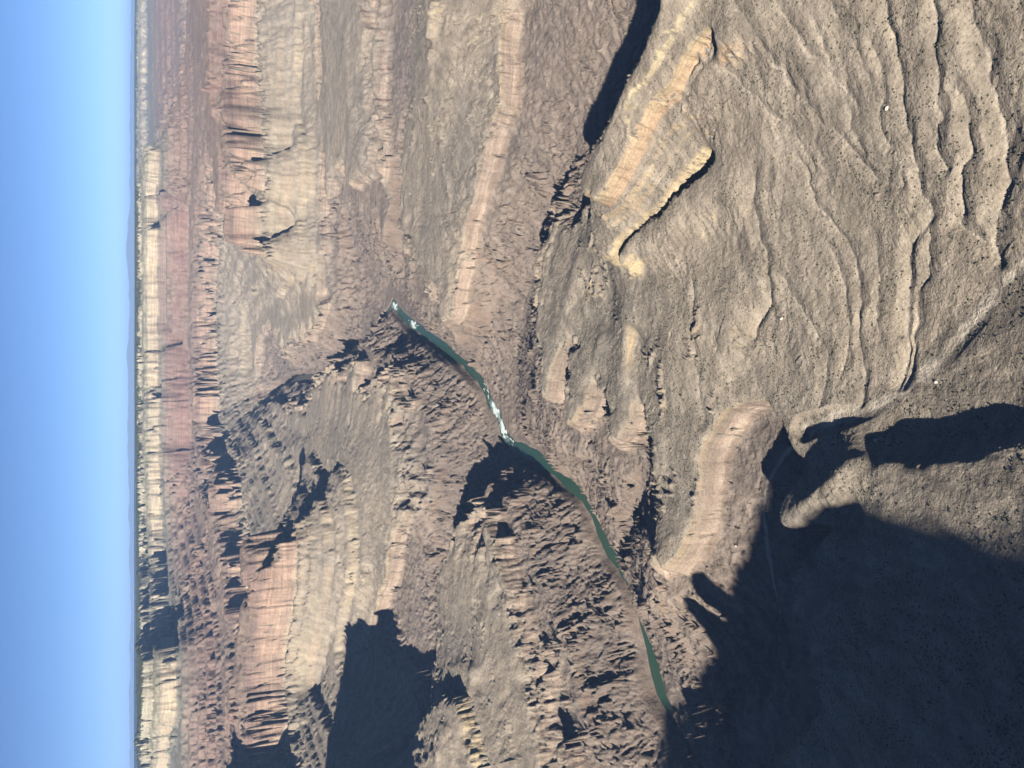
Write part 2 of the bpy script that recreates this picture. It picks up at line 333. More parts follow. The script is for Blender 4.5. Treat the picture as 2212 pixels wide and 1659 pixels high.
def seg_dist(x, y, line):
    d = np.full(x.shape, 1e9); zz = np.zeros(x.shape)
    for a, b in zip(line[:-1], line[1:]):
        ex, ey = b[0] - a[0], b[1] - a[1]; l2 = ex * ex + ey * ey
        t = np.clip(((x - a[0]) * ex + (y - a[1]) * ey) / l2, 0, 1)
        q = np.hypot(x - a[0] - t * ex, y - a[1] - t * ey); c = q < d
        d = np.where(c, q, d); zz = np.where(c, a[2] + (b[2] - a[2]) * t, zz)
    return d, zz
def grads(x, y, h):
    xi, xj = np.gradient(x); yi, yj = np.gradient(y); hi, hj = np.gradient(h)
    det = xi * yj - xj * yi; det = np.where(np.abs(det) < 1e-6, 1e-6, det)
    return (hi * yj - hj * yi) / det, (hj * xi - hi * xj) / det
def sm(a, b, v):
    t = np.clip((v - a) / (b - a), 0, 1); return t * t * (3 - 2 * t)

# running water: droplets roll down the surface, cut gullies and drop fans (log-polar grid, so cells keep their shape)
KE, ER0, ER1, ETH = 0.0035, 360.0, 13000.0, math.radians(53.0)
def erode_surface():
    nr, nt = int(math.log(ER1 / ER0) / KE), int(2 * ETH / KE)
    r = ER0 * np.exp(np.arange(nr) * KE); th = np.arange(nt) * KE - ETH
    x = r[:, None] * np.sin(th)[None]; y = r[:, None] * np.cos(th)[None]
    h0 = height(x, y, False, False, True); H = h0.copy(); cell = r * KE
    rng = np.random.default_rng(5); nd = 26000
    for b in range(24):
        u = rng.random(nd) * (nr - 3) + 1; v = rng.random(nd) * (nt - 3) + 1
        du = np.zeros(nd); dv = np.zeros(nd); vel = np.ones(nd); wat = np.ones(nd); sed = np.zeros(nd); alive = np.ones(nd, bool)
        acc = np.zeros(nr * nt)
        for st in range(64):
            i = u.astype(int); j = v.astype(int); fu = u - i; fv = v - j; c = cell[i]
            a00, a10, a01, a11 = H[i, j], H[i + 1, j], H[i, j + 1], H[i + 1, j + 1]
            gu = ((a10 - a00) * (1 - fv) + (a11 - a01) * fv) / c; gv = ((a01 - a00) * (1 - fu) + (a11 - a10) * fu) / c
            ho = (a00 * (1 - fu) + a10 * fu) * (1 - fv) + (a01 * (1 - fu) + a11 * fu) * fv
            du = du * .12 - gu * .88; dv = dv * .12 - gv * .88
            n = np.hypot(du, dv) + 1e-9; du /= n; dv /= n
            un = np.clip(u + du, 1, nr - 2.01); vn = np.clip(v + dv, 1, nt - 2.01)
            i2 = un.astype(int); j2 = vn.astype(int); f2 = un - i2; g2 = vn - j2
            hn = (H[i2, j2] * (1 - f2) + H[i2 + 1, j2] * f2) * (1 - g2) + (H[i2, j2 + 1] * (1 - f2) + H[i2 + 1, j2 + 1] * f2) * g2
            dh = (hn - ho) / c
            cap = np.maximum(-dh, .01) * vel * wat * 3.0
            dep = np.where(dh > 0, np.minimum(dh, sed), np.where(sed > cap, (sed - cap) * .25, -np.minimum((cap - sed) * .25, np.maximum(-dh, 0) * .9)))
            dep = np.where(alive, dep, 0); sed -= dep
            amt = dep * c; base_i = i * nt + j
            acc += np.bincount(np.concatenate([base_i, base_i + nt, base_i + 1, base_i + nt + 1]),
                               np.concatenate([amt * (1 - fu) * (1 - fv), amt * fu * (1 - fv), amt * (1 - fu) * fv, amt * fu * fv]), nr * nt)
            vel = np.sqrt(np.maximum(vel * vel - dh * 2.0, .01)); vel = np.minimum(vel, 3.5); wat *= .985
            alive &= ~((dh > 0) & (sed <= 0)) & (hn > RIV + 1); u, v = un, vn
        dl = acc.reshape(nr, nt)
        p = np.pad(dl, 1, mode='edge'); dl = .4 * dl + .15 * (p[:-2, 1:-1] + p[2:, 1:-1] + p[1:-1, :-2] + p[1:-1, 2:])
        H += np.clip(dl * .8, -.35 * cell[:, None], .2 * cell[:, None])
    D = H - h0
    for _ in range(3):
        p = np.pad(D, 1, mode='edge'); D = .4 * D + .15 * (p[:-2, 1:-1] + p[2:, 1:-1] + p[1:-1, :-2] + p[1:-1, 2:])
    D = D * (.18 + .62 * sm(1700, 3000, r))[:, None]
    gx, gy = grads(x, y, h0); D = D * (1 - sm(.42, .75, np.hypot(gx, gy)) * sm(-1150, -1110, h0)) * (1 - .6 * sm(.7, 1.1, np.hypot(gx, gy)))
    return np.clip(D, -8 * cell[:, None], 5 * cell[:, None])
EROD = None
def erosion(x, y):
    r = np.hypot(x, y); th = np.arctan2(x, y)
    m = sm(ER0, ER0 * 1.05, r) * sm(ER1, ER1 * .9, r) * sm(ETH, ETH * .96, np.abs(th))
    return m * bsp(EROD, np.log(np.maximum(r, ER0) / ER0) / KE, (th + ETH) / KE)
def height(x, y, detail=True, erode=True, pre=False):
    r = np.hypot(x, y)
    wx = x + 14 * fbm(x / 160, y / 160, 3, 3); wy = y + 14 * fbm(x / 160, y / 160, 5, 3)
    h = base(wx, wy)
    dr, _ = seg_dist(x, y, RIVER); dw, zw = seg_dist(x, y, WASH)
    near_flow = sm(22, 95, np.minimum(dr, dw * 3))
    far = sm(2500, 5500, r)
    spur = sm(-1100, -1070, h) * sm(-975, -1005, h) * sm(950, 1250, r) * sm(4500, 3000, r) * near_flow
    # large alcoves and buttresses on the walls, then gullies of falling size
    for lam, a_hi, a_mid, a_lo, s in ((900, .17, .05, .0, 11), (430, .14, .11, .20, 12), (210, .08, .09, .38, 13), (100, .04, .05, .26, 14), (48, .03, .02, .12, 15), (23, .02, .02, .07, 16)):
        if lam < 60 and not detail: break
        gx, gy = grads(x, y, h); sl = np.hypot(gx, gy)
        hi = sm(-800, -700, h); lo = sm(-1080, -1130, h)
        a = a_hi * hi + a_mid * (1 - hi) * (1 - lo) + a_lo * lo
        amp = a * lam * np.minimum(sl, 0.8) * near_flow * (1 - .5 * sm(1180, 1020, r) * (1 - lo))
        if lam < 150: amp = amp * (1 - 0.45 * sm(.6, 1.1, sl) * (1 - lo))
        top = sm(RIM + 2, RIM - 25, h); amp = amp * (0.25 + 0.75 * top)
        if lam >= 400: amp = amp * (0.35 + 0.65 * far)
        if lam == 210: amp = amp * (1 - .6 * sm(1500, 1100, r))
        if lam == 430: amp = np.maximum(amp, spur * .05 * lam)
        if lam == 210: amp = amp * (1 - .5 * spur)
        n_ = sl + 1e-6; ax, ay = grads(x, y, gx / n_); bx, by = grads(x, y, gy / n_)
        amp = amp * np.exp(-np.minimum((ax * ax + ay * ay + bx * bx + by * by) * (.33 * lam) ** 2, 30.))     # no ribs where the fall line swings round (crests, hollows)
        if lam >= 400: amp = amp * np.clip(.75 + .7 * fbm(x / 800, y / 800, 91 + s, 2), .15, 1.25)
        g = gully(x, y, gx, gy, lam, s)
        g = np.where(h > -1080, 2 * np.power(np.clip(.5 + .5 * g, 0, 1), .62) - 1, 1 - 2 * np.abs(0.5 - 0.5 * g))
        h = h + amp * g
        if lam == 210: hbig = h
        if lam == 100 and erode: h = h + erosion(x, y)
    if pre: return h
    if detail:
        bx, by = grads(x, y, base(x, y)); bs = np.hypot(bx, by); nr_ = sm(1500, 1200, r) * sm(-1062, -1045, h) * np.minimum(near_flow, sm(8, 40, dw))
        wob = 8 * fbm(x / 45, y / 45, 95, 2); n_ = bs + 1e-6; ax, ay = grads(x, y, bx / n_); cx, cy = grads(x, y, by / n_); rot = ax * ax + ay * ay + cx * cx + cy * cy
        for lam, a, q in ((120, 10., 96), (62, 6., 97), (30, 2.6, 98)):
            g = gully(x + wob, y - wob, bx, by, lam, q)
            h = h + nr_ * np.exp(-np.minimum(rot * (.33 * lam) ** 2, 30.)) * np.minimum(bs, .6) * a * (1.4 * np.power(np.clip(.5 + .5 * g, 0, 1), .5) - 1) * np.clip(.7 + .9 * fbm(x / 130, y / 130, 99 + q, 2), .1, 1.4)
    hbig = hbig + 4.0 * fbm(x / 90, y / 90, 21, 2)
    cm = 0
    for zt, zb, st in CLIFFS:
        if st < .9: continue
        t = (hbig - zb) / (zt - zb); cm = np.maximum(cm, sm(-1.3, -.5, t) * sm(2.3, 1.5, t))
    h = hbig + (h - hbig) * (1 - .5 * cm)
    blk = 0                                   # joint blocks: buttresses, slots and fallen bays along the cliff edges
    for c_, a_, q in ((110., 13., 131), (46., 10., 133), (19., 6., 135)):
        sc_ = c_ * (1 + 1.2 * far); ux = (x * .88 + y * .47) / sc_ + .55 * fbm(x / (1.7 * sc_), y / (1.7 * sc_), q, 2); uy = (-x * .47 + y * .88) / sc_ + .55 * fbm(x / (1.7 * sc_), y / (1.7 * sc_), q + 1, 2)
        blk = blk + a_ * (1 + .8 * far) * (2 * hsh(np.floor(ux).astype(np.int64), np.floor(uy).astype(np.int64), q) - 1)
    big = 0
    for zt, zb, st in CLIFFS:
        if st >= .9: t = (hbig - zb) / (zt - zb); big = np.maximum(big, sm(-.5, 0, t) * sm(1.5, 1, t) * min((zt - zb) / 70., 1.5))
    h = h + .62 * blk * big * sm(1350, 1600, r)
    dp = dip(x, y); z = strata(h + dp + 5 * fbm(x / 300, y / 300, 23, 2), x, y) - dp
    gx, gy = grads(x, y, z); sl = np.minimum(np.hypot(gx, gy), 1.5)
    if detail:
        rough = (0.4 + 0.5 * sl) * (1 + 2.2 * sm(-1090, -1130, z)) * (0.7 + r / 4000)
        z = z + rough * fbm(x / 16, y / 16, 31, 4, 0.6) * sm(30, 70, dr)
    z = np.where(z > RIM, RIM + (z - RIM) * 0.5, z)
    # channels
    if detail: z = z - gullies(x, y)[0]
    z = np.where(dw < 45, np.minimum(z, zw + 1.0 + 0.16 * np.maximum(dw - 5, 0) ** 1.25 + 60 * sm(18, 45, dw)), z)
    bank = RIV - 8 + 12 * sm(12, 32, dr + 7 * fbm(x / 60, y / 60, 71, 3))
    z = np.where(dr < 44, np.minimum(np.maximum(z * sm(26, 44, dr) + bank * (1 - sm(26, 44, dr)), bank), bank + 30), z)
    z = np.maximum(z, np.where(dr > 40, RIV + 3, RIV - 9))
    return z, dr, dw

# ------------------------------------------------------------------ materials
def mat(name):
    m = bpy.data.materials.new(name); m.use_nodes = True
    return m, m.node_tree.nodes, m.node_tree.links, m.node_tree.nodes['Principled BSDF']
def ramp(nodes, stops, interp='LINEAR'):
    r = nodes.new('ShaderNodeValToRGB'); e = r.color_ramp.elements; r.color_ramp.interpolation = interp
    while len(e) > 1: e.remove(e[-1])
    for q, (p, c) in enumerate(stops):
        el = e[0] if q == 0 else e.new(p)
        el.position = p; el.color = (*c, 1)
    return r
def nmath(nodes, links, op, a, b=None):
    n = nodes.new('ShaderNodeMath'); n.operation = op
    for q, v in enumerate((a, b)):
        if v is None: continue
        if isinstance(v, (int, float)): n.inputs[q].default_value = v
        else: links.new(v, n.inputs[q])
    return n.outputs[0]
def noise(nodes, links, vec, scale, detail=4, rough=.55, sc=(1, 1, 1)):
    mp = nodes.new('ShaderNodeMapping'); mp.inputs['Scale'].default_value = sc; links.new(vec, mp.inputs['Vector'])
    t = nodes.new('ShaderNodeTexNoise'); t.inputs['Scale'].default_value = scale; t.inputs['Detail'].default_value = detail; t.inputs['Roughness'].default_value = rough
    links.new(mp.outputs[0], t.inputs['Vector']); return t.outputs['Fac']
def mix(nodes, links, fac, a, b, mode='MIX'):
    n = nodes.new('ShaderNodeMix'); n.data_type = 'RGBA'; n.blend_type = mode
    for s, v in ((n.inputs[0], fac), (n.inputs[6], a), (n.inputs[7], b)):
        if isinstance(v, (int, float)): s.default_value = v
        elif isinstance(v, tuple): s.default_value = (*v, 1)
        else: links.new(v, s)
    return n.outputs[2]
def mrange(nodes, links, v, a, b, c=0., d=1.):
    n = nodes.new('ShaderNodeMapRange'); links.new(v, n.inputs[0])
    for q, t in zip((1, 2, 3, 4), (a, b, c, d)): n.inputs[q].default_value = t
    return n.outputs[0]

def terrain_material():
    m, N, K, P = mat('canyon_rock')
    geo = N.new('ShaderNodeNewGeometry'); pos = geo.outputs['Position']
    sx = N.new('ShaderNodeSeparateXYZ'); K.new(pos, sx.inputs[0])
    sn = N.new('ShaderNodeSeparateXYZ'); K.new(geo.outputs['Normal'], sn.inputs[0])
    n1 = noise(N, K, pos, 0.004, 4); n2 = noise(N, K, pos, 0.03, 4)
    zz = nmath(N, K, 'ADD', sx.outputs[2], mrange(N, K, n1, .3, .7, -14, 14))
    zz = nmath(N, K, 'ADD', zz, mrange(N, K, n2, .3, .7, -5, 5))
    dpa = N.new('ShaderNodeAttribute'); dpa.attribute_name = 'dip'; zz = nmath(N, K, 'ADD', zz, dpa.outputs['Fac'])
    f = mrange(N, K, zz, -1300, 0)
    zp = lambda z: (z + 1300) / 1300
    SCH, SCH2 = (.145, .115, .095), (.175, .130, .105)
    cliff = [(-1300, (0.152, 0.121, 0.098)), (-1200, (0.142, 0.113, 0.096)), (-1115, (0.171, 0.131, 0.103)), (-1106, (0.276, 0.223, 0.180)), (-1080, (0.230, 0.179, 0.145)), (-1064, (0.202, 0.165, 0.135)), (-1050, (0.250, 0.200, 0.140)),
             (-990, (0.270, 0.215, 0.140)), (-982, (0.360, 0.295, 0.185)), (-952, (0.340, 0.280, 0.180)), (-940, (0.270, 0.220, 0.150)), (-895, (0.258, 0.211, 0.150)), (-888, (0.331, 0.240, 0.165)), (-862, (0.313, 0.245, 0.165)), (-850, (0.267, 0.235, 0.160)),
             (-816, (0.330, 0.280, 0.190)), (-800, (0.300, 0.250, 0.180)), (-745, (0.300, 0.240, 0.180)), (-730, (0.248, 0.181, 0.144)), (-680, (0.271, 0.199, 0.153)), (-600, (0.240, 0.169, 0.135)), (-575, (0.155, 0.116, 0.099)), (-500, (0.170, 0.112, 0.095)), (-400, (0.178, 0.120, 0.101)), (-300, (0.178, 0.132, 0.112)), (-240, (0.163, 0.136, 0.116)),
             (-222, (0.309, 0.261, 0.190)), (-135, (0.294, 0.253, 0.190)), (-125, (0.170, 0.163, 0.129)), (-96, (0.247, 0.222, 0.170)), (-20, (0.270, 0.253, 0.198))]
    slope = [(-1300, (0.165, 0.135, 0.115)), (-1200, (0.155, 0.127, 0.109)), (-1112, (0.179, 0.148, 0.126)), (-1062, (0.228, 0.196, 0.160)), (-1000, (0.217, 0.187, 0.152)), (-930, (0.228, 0.196, 0.160)), (-880, (0.212, 0.182, 0.149)), (-800, (0.196, 0.168, 0.137)), (-740, (0.202, 0.174, 0.141)),
             (-700, (0.189, 0.153, 0.123)), (-590, (0.164, 0.135, 0.109)), (-560, (0.164, 0.126, 0.104)), (-400, (0.189, 0.135, 0.109)), (-300, (0.172, 0.140, 0.114)), (-240, (0.139, 0.140, 0.114)), (-150, (0.200, 0.180, 0.135)), (-100, (0.150, 0.145, 0.105)), (-72, (0.200, 0.180, 0.135)), (-58, (0.050, 0.058, 0.036)), (-22, (0.045, 0.053, 0.033))]
    rc = ramp(N, [(zp(z), c) for z, c in cliff]); rs = ramp(N, [(zp(z), c) for z, c in slope])
    K.new(f, rc.inputs[0]); K.new(f, rs.inputs[0])
    nz = nmath(N, K, 'ADD', sn.outputs[2], mrange(N, K, n2, .3, .7, -.08, .08))
    steep = mrange(N, K, nz, .74, .58)
    tl = N.new('ShaderNodeAttribute'); tl.attribute_name = 'talus'
    steep = nmath(N, K, 'MULTIPLY', steep, nmath(N, K, 'SUBTRACT', 1.0, tl.outputs['Fac']))
    col = mix(N, K, steep, rs.outputs[0], rc.outputs[0])
    # bedding lines on steep rock, streaks down the cliffs
    bed = noise(N, K, pos, 0.09, 5, .7, (.04, .04, 1.0))
    bedc = mrange(N, K, bed, .35, .65, .72, 1.25)
    nb = N.new('ShaderNodeCombineXYZ')
    for q in range(3): K.new(bedc, nb.inputs[q])
    hard = mrange(N, K, sx.outputs[2], -1112, -1104)
    col = mix(N, K, nmath(N, K, 'MULTIPLY', nmath(N, K, 'MULTIPLY', steep, hard), .9), col, nb.outputs[0], 'MULTIPLY')
    streak = noise(N, K, pos, 0.035, 4, .65, (1, 1, .12))
    st = mix(N, K, mrange(N, K, streak, .35, .65), (.86, .83, .82), (1.1, 1.08, 1.06))
    col = mix(N, K, nmath(N, K, 'MULTIPLY', steep, .8), col, st, 'MULTIPLY')
    # broad patches
    pa = noise(N, K, pos, 0.0022, 5, .6)
    col = mix(N, K, 1.0, col, mix(N, K, mrange(N, K, pa, .35, .65), (.86, .87, .88), (1.12, 1.09, 1.04)), 'MULTIPLY')
    pb = noise(N, K, pos, 0.02, 5, .65)
    col = mix(N, K, 1.0, col, mix(N, K, mrange(N, K, pb, .3, .7), (.84, .83, .82), (1.14, 1.14, 1.13)), 'MULTIPLY')
    sta = N.new('ShaderNodeAttribute'); sta.attribute_name = 'streaks'
    sf = nmath(N, K, 'ADD', mrange(N, K, sta.outputs['Fac'], -1, 1, -.22, .22), mrange(N, K, pb, 0, 1, .2, .8))
    col = mix(N, K, mrange(N, K, steep, 0, 1, .75, .15), col, mix(N, K, mrange(N, K, sf, .2, .8), (.72, .715, .71), (1.28, 1.27, 1.24)), 'MULTIPLY')
    # pale wash gravel
    at = N.new('ShaderNodeAttribute'); at.attribute_name = 'wash'
    wf = nmath(N, K, 'MULTIPLY', at.outputs['Fac'], mrange(N, K, pb, .40, .55, .35, 1))
    col = mix(N, K, wf, col, (.44, .38, .30))
    gr = noise(N, K, pos, 0.22, 6, .7)
    col = mix(N, K, 1.0, col, mix(N, K, mrange(N, K, gr, .32, .68), (.76, .75, .74), (1.25, 1.25, 1.25)), 'MULTIPLY')
    # low scrub as speckle
    vo = N.new('ShaderNodeTexVoronoi'); vo.inputs['Scale'].default_value = 0.16; K.new(pos, vo.inputs['Vector'])
    spk = mrange(N, K, vo.outputs['Distance'], .16, .34, 1, 0)
    spn = noise(N, K, pos, 0.015, 3); spk = nmath(N, K, 'MULTIPLY', spk, mrange(N, K, spn, .40, .62, .1, .75))
    spk = nmath(N, K, 'MULTIPLY', spk, mrange(N, K, steep, 0, .6, 1, 0)); spk = nmath(N, K, 'MULTIPLY', spk, mrange(N, K, sx.outputs[2], -1130, -1090))
    col = mix(N, K, spk, col, (.085, .08, .05))
    K.new(col, P.inputs['Base Color']); P.inputs['Roughness'].default_value = .95; P.inputs['Specular IOR Level'].default_value = .1
    b1 = noise(N, K, pos, 0.06, 8, .62); b2 = noise(N, K, pos, 0.30, 6, .65)
    bs = nmath(N, K, 'ADD', nmath(N, K, 'MULTIPLY', b1, 9.0), nmath(N, K, 'MULTIPLY', b2, 3.0))
    bs = nmath(N, K, 'ADD', bs, nmath(N, K, 'MULTIPLY', streak, nmath(N, K, 'MULTIPLY', steep, 8.0)))
    bu = N.new('ShaderNodeBump'); bu.inputs['Strength'].default_value = .75; bu.inputs['Distance'].default_value = 1.0
    K.new(bs, bu.inputs['Height']); K.new(bu.outputs[0], P.inputs['Normal'])
    return m
ROCK = terrain_material()

# ------------------------------------------------------------------ mesh helpers
def mesh_np(name, co, quads, material, attrs=None, smooth=True):
    me = bpy.data.meshes.new(name)
    nv, nf = len(co), len(quads)
    me.vertices.add(nv); me.vertices.foreach_set('co', co.astype(np.float32).ravel())
    kk = quads.shape[1]
    me.loops.add(nf * kk); me.loops.foreach_set('vertex_index', quads.astype(np.int32).ravel())
    me.polygons.add(nf); me.polygons.foreach_set('loop_start', np.arange(0, nf * kk, kk, dtype=np.int32))
    if smooth: me.polygons.foreach_set('use_smooth', np.ones(nf, bool))
    for n, v in (attrs or {}).items():
        a = me.attributes.new(n, 'FLOAT', 'POINT'); a.data.foreach_set('value', v.astype(np.float32))
    me.update(calc_edges=True); me.materials.append(material)
    o = bpy.data.objects.new(name, me); COL.objects.link(o)
    return o
def sub_mesh(name, co, quads, keep, material, attrs):
    q = quads[keep]; used = np.zeros(len(co), bool); used[q.ravel()] = True
    idx = np.cumsum(used) - 1
    o = mesh_np(name, co[used], idx[q], material, {n: v[used] for n, v in attrs.items()})
    o['kind'] = 'structure'; return o

# ------------------------------------------------------------------ the canyon
EROD = erode_surface()
print('eroded', round(time.time() - T0, 1))
NR, NT = 1720, 720
rr = np.exp(np.linspace(math.log(380.0), math.log(30000.0), NR))
AA = np.radians(31.0) + np.radians(18.0) * sm(2600, 500, rr)
tt = np.linspace(-1, 1, NT)
TT = AA[:, None] * tt[None]; RR = rr[:, None] + 0 * TT
gx_, gy_ = RR * np.sin(TT), RR * np.cos(TT)
gz_, d_r, d_w = height(gx_, gy_)
print('height', round(time.time() - T0, 1))
co = np.stack([gx_, gy_, gz_], -1).reshape(-1, 3)
ii, jj = np.meshgrid(np.arange(NR - 1), np.arange(NT - 1), indexing='ij')
v0 = (ii * NT + jj).ravel(); zf = gz_.ravel()
fl = np.abs(zf[v0] - zf[v0 + NT + 1]) < np.abs(zf[v0 + 1] - zf[v0 + NT])       # split each cell along its flatter diagonal
ta = np.where(fl[:, None], np.stack([v0, v0 + NT + 1, v0 + 1], -1), np.stack([v0, v0 + NT, v0 + 1], -1))
tb = np.where(fl[:, None], np.stack([v0, v0 + NT, v0 + NT + 1], -1), np.stack([v0 + 1, v0 + NT, v0 + NT + 1], -1))
quads = np.concatenate([ta, tb])
dst, _ = seg_dist(gx_, gy_, STREAM)
gsx, gsy = grads(gx_, gy_, base(gx_, gy_))
stk = (.6 * gully(gx_, gy_, gsx, gsy, 34.0, 61) + .6 * gully(gx_ + 9 * fbm(gx_ / 50, gy_ / 50, 63, 2), gy_, gsx, gsy, 85.0, 62)).ravel()
dwn = d_w + 7 * fbm(gx_ / 22, gy_ / 22, 72, 3)
washv = np.maximum(sm(13, 5, dwn), sm(6, 2, dst + 2 * fbm(gx_ / 15, gy_ / 15, 73, 2))).ravel()
washm = washv.copy(); washv = np.maximum(washv, .55 * gullies(gx_, gy_)[1].ravel())
talus = np.maximum(sm(1150, 1010, np.hypot(gx_, gy_)) * sm(-1060, -1040, gz_), .68 * sm(2200, 3000, np.hypot(gx_, gy_)) * sm(-1040, -1010, gz_) * sm(-735, -760, gz_)).ravel()
talus = np.clip(talus + .25 * np.clip(fbm(gx_ / 140, gy_ / 140, 101, 3), 0, 1).ravel() * (gz_.ravel() < -240), 0, 1)
zc = gz_.reshape(-1)[quads].mean(1); yc = gy_.reshape(-1)[quads].mean(1); xc = gx_.reshape(-1)[quads].mean(1)
rc_ = np.hypot(xc, yc)
zone = np.select([(zc > -62) & (rc_ > 4500), zc > RWB, zc > TAP + 4], [0, 1, 2], 3)
zone = np.where((zone == 2) & (rc_ < 1900) , 4, zone)
zone = np.where(washm[quads].mean(1) > .4, 5, zone)
for q, (nm, lb) in enumerate((('plateau', 'flat forested plateau on top of the far rim'), ('canyon_wall', 'far canyon wall of cream, red and salmon rock layers'),
                              ('canyon_platform', 'grey-tan platforms and debris slopes between the cliffs and the gorge'), ('inner_gorge', 'dark brown craggy inner gorge on both sides of the river'),
                              ('foreground_slope', 'gullied grey-tan near slope with pale ledges'), ('dry_wash', 'pale gravel bed of the dry wash running into the side canyon'))):
    if (zone == q).any(): sub_mesh(nm, co, quads, zone == q, ROCK, {'wash': washv, 'talus': talus, 'streaks': stk, 'dip': dip(gx_, gy_).ravel()})['label'] = lb
# wider country left, right and behind (carries the near rim), in coarser steps
k2 = 0.014
r2 = np.exp(np.arange(math.log(230), math.log(30000), k2)); t2 = np.arange(-math.radians(160), math.radians(160), k2)
A2 = np.interp(r2, rr, AA, left=0.0) - 0.03
x2, y2 = r2[:, None] * np.sin(t2)[None], r2[:, None] * np.cos(t2)[None]
z2, _, _ = height(x2, y2, False)
n2_ = len(t2); i2, j2 = np.meshgrid(np.arange(len(r2) - 1), np.arange(n2_ - 1), indexing='ij')
w0 = (i2 * n2_ + j2).ravel(); q2 = np.stack([w0, w0 + 1, w0 + n2_ + 1, w0 + n2_], -1)[:, ::-1]
inside = (np.abs(t2)[None] + k2 < A2[:, None]) & (r2[:, None] > 380)
keep = ~(inside.ravel()[q2].all(1))
sub_mesh('outer_canyon', np.stack([x2, y2, z2 - 2.0], -1).reshape(-1, 3), q2, keep, ROCK, {'wash': np.zeros(x2.size)})['label'] = 'canyon country beside and behind the viewpoint'

# ------------------------------------------------------------------ river
def river_mesh():
    pts = np.array(RIVER)[:, :2]
    d = np.r_[0, np.cumsum(np.hypot(*np.diff(pts, axis=0).T))]
    s = np.arange(0, d[-1], 12.0); c = np.stack([np.interp(s, d, pts[:, 0]), np.interp(s, d, pts[:, 1])], -1)
    for _ in range(6): c[1:-1] = .25 * c[:-2] + .5 * c[1:-1] + .25 * c[2:]
    t = np.gradient(c, axis=0); t /= np.linalg.norm(t, axis=1)[:, None]; n = np.stack([-t[:, 1], t[:, 0]], -1)
    ofs = np.linspace(-46, 46, 13)
    p = c[:, None] + n[:, None] * ofs[None, :, None]
    z = np.full(p.shape[:2], RIV)
    co = np.concatenate([p, z[..., None]], -1).reshape(-1, 3); m = len(ofs)
    a = (np.arange(len(c) - 1)[:, None] * m + np.arange(m - 1)[None]).ravel()
    q = np.stack([a, a + m, a + m + 1, a + 1], -1)[:, ::-1]
    rap = np.zeros(len(c))
    for X, Y, rad in ((1068,885,170),(1084,930,150),(893,703,110),(852,662,120)):
        w = PX(X, Y, RIV); dd = np.hypot(c[:, 0] - w[0], c[:, 1] - w[1]); rap = np.maximum(rap, np.clip(1 - dd / rad, 0, 1))
    rapv = (rap[:, None] * np.clip(1.15 - np.abs(ofs) / 30, 0, 1)[None]).ravel()
    m_, N, K, P = mat('river_water')
    geo = N.new('ShaderNodeNewGeometry'); pos = geo.outputs['Position']
    at = N.new('ShaderNodeAttribute'); at.attribute_name = 'rapid'
    fo = noise(N, K, pos, .055, 6, .7)
    fo = nmath(N, K, 'ADD', fo, nmath(N, K, 'MULTIPLY', at.outputs['Fac'], .42))
    fo = mrange(N, K, fo, .68, 1.15)
    fo = nmath(N, K, 'MULTIPLY', fo, mrange(N, K, at.outputs['Fac'], .02, .15))
    K.new(mix(N, K, fo, (.022, .052, .034), (.55, .60, .58)), P.inputs['Base Color'])
    K.new(mrange(N, K, fo, 0, 1, .22, .8), P.inputs['Roughness'])
    P.inputs['IOR'].default_value = 1.33
    bu = N.new('ShaderNodeBump'); bu.inputs['Strength'].default_value = .35; K.new(noise(N, K, pos, .12, 4), bu.inputs['Height']); K.new(bu.outputs[0], P.inputs['Normal'])
    o = mesh_np('river', co, q, m_, {'rapid': rapv}); o['kind'] = 'structure'
    o['label'] = 'narrow green river with white rapids winding through the dark inner gorge'
    fm, N, K, P = mat('foam'); geo = N.new('ShaderNodeNewGeometry')
    K.new(mix(N, K, mrange(N, K, noise(N, K, geo.outputs['Position'], .25, 5, .7), .3, .7), (.34, .42, .39), (.72, .76, .74)), P.inputs['Base Color']); P.inputs['Roughness'].default_value = .7
    dl = np.r_[0, np.cumsum(np.hypot(*np.diff(c, axis=0).T))]
    for X, Y, rad in ((1068,885,150),(1086,932,110),(893,703,90),(853,663,80)):
        w = PX(X, Y, RIV); i0 = np.argmin(np.hypot(c[:, 0] - w[0], c[:, 1] - w[1]))
        sa = np.arange(dl[i0] - rad, dl[i0] + rad, 2.2); oa = np.arange(-26, 26.1, 2.2)
        px_ = np.interp(sa, dl, c[:, 0])[:, None] + np.interp(sa, dl, n[:, 0])[:, None] * oa; py_ = np.interp(sa, dl, c[:, 1])[:, None] + np.interp(sa, dl, n[:, 1])[:, None] * oa
        SA, OA = np.meshgrid(sa - dl[i0], oa, indexing='ij')
        f = fbm(SA / 26, OA / 7, 121, 4, .6) + .75 * (1 - (SA / rad) ** 2) - .8 * (np.abs(OA) / 26) ** 3
        zz = RIV + .15 + 1.3 * np.clip(f - .45, 0, 1) * (1 + .5 * vnoise(SA / 3, OA / 3, 122))
        k = len(oa); a = (np.arange(len(sa) - 1)[:, None] * k + np.arange(k - 1)[None]).ravel(); q = np.stack([a, a + k, a + k + 1, a + 1], -1)[:, ::-1]
        q = q[f.ravel()[q].min(1) > .52]
        if not len(q): continue
        cc = np.stack([px_, py_, zz], -1).reshape(-1, 3); us = np.unique(q); mp = np.zeros(len(cc), int); mp[us] = np.arange(len(us))
        r_ = mesh_np('rapids', cc[us], mp[q], fm); r_.parent = o
river_mesh()

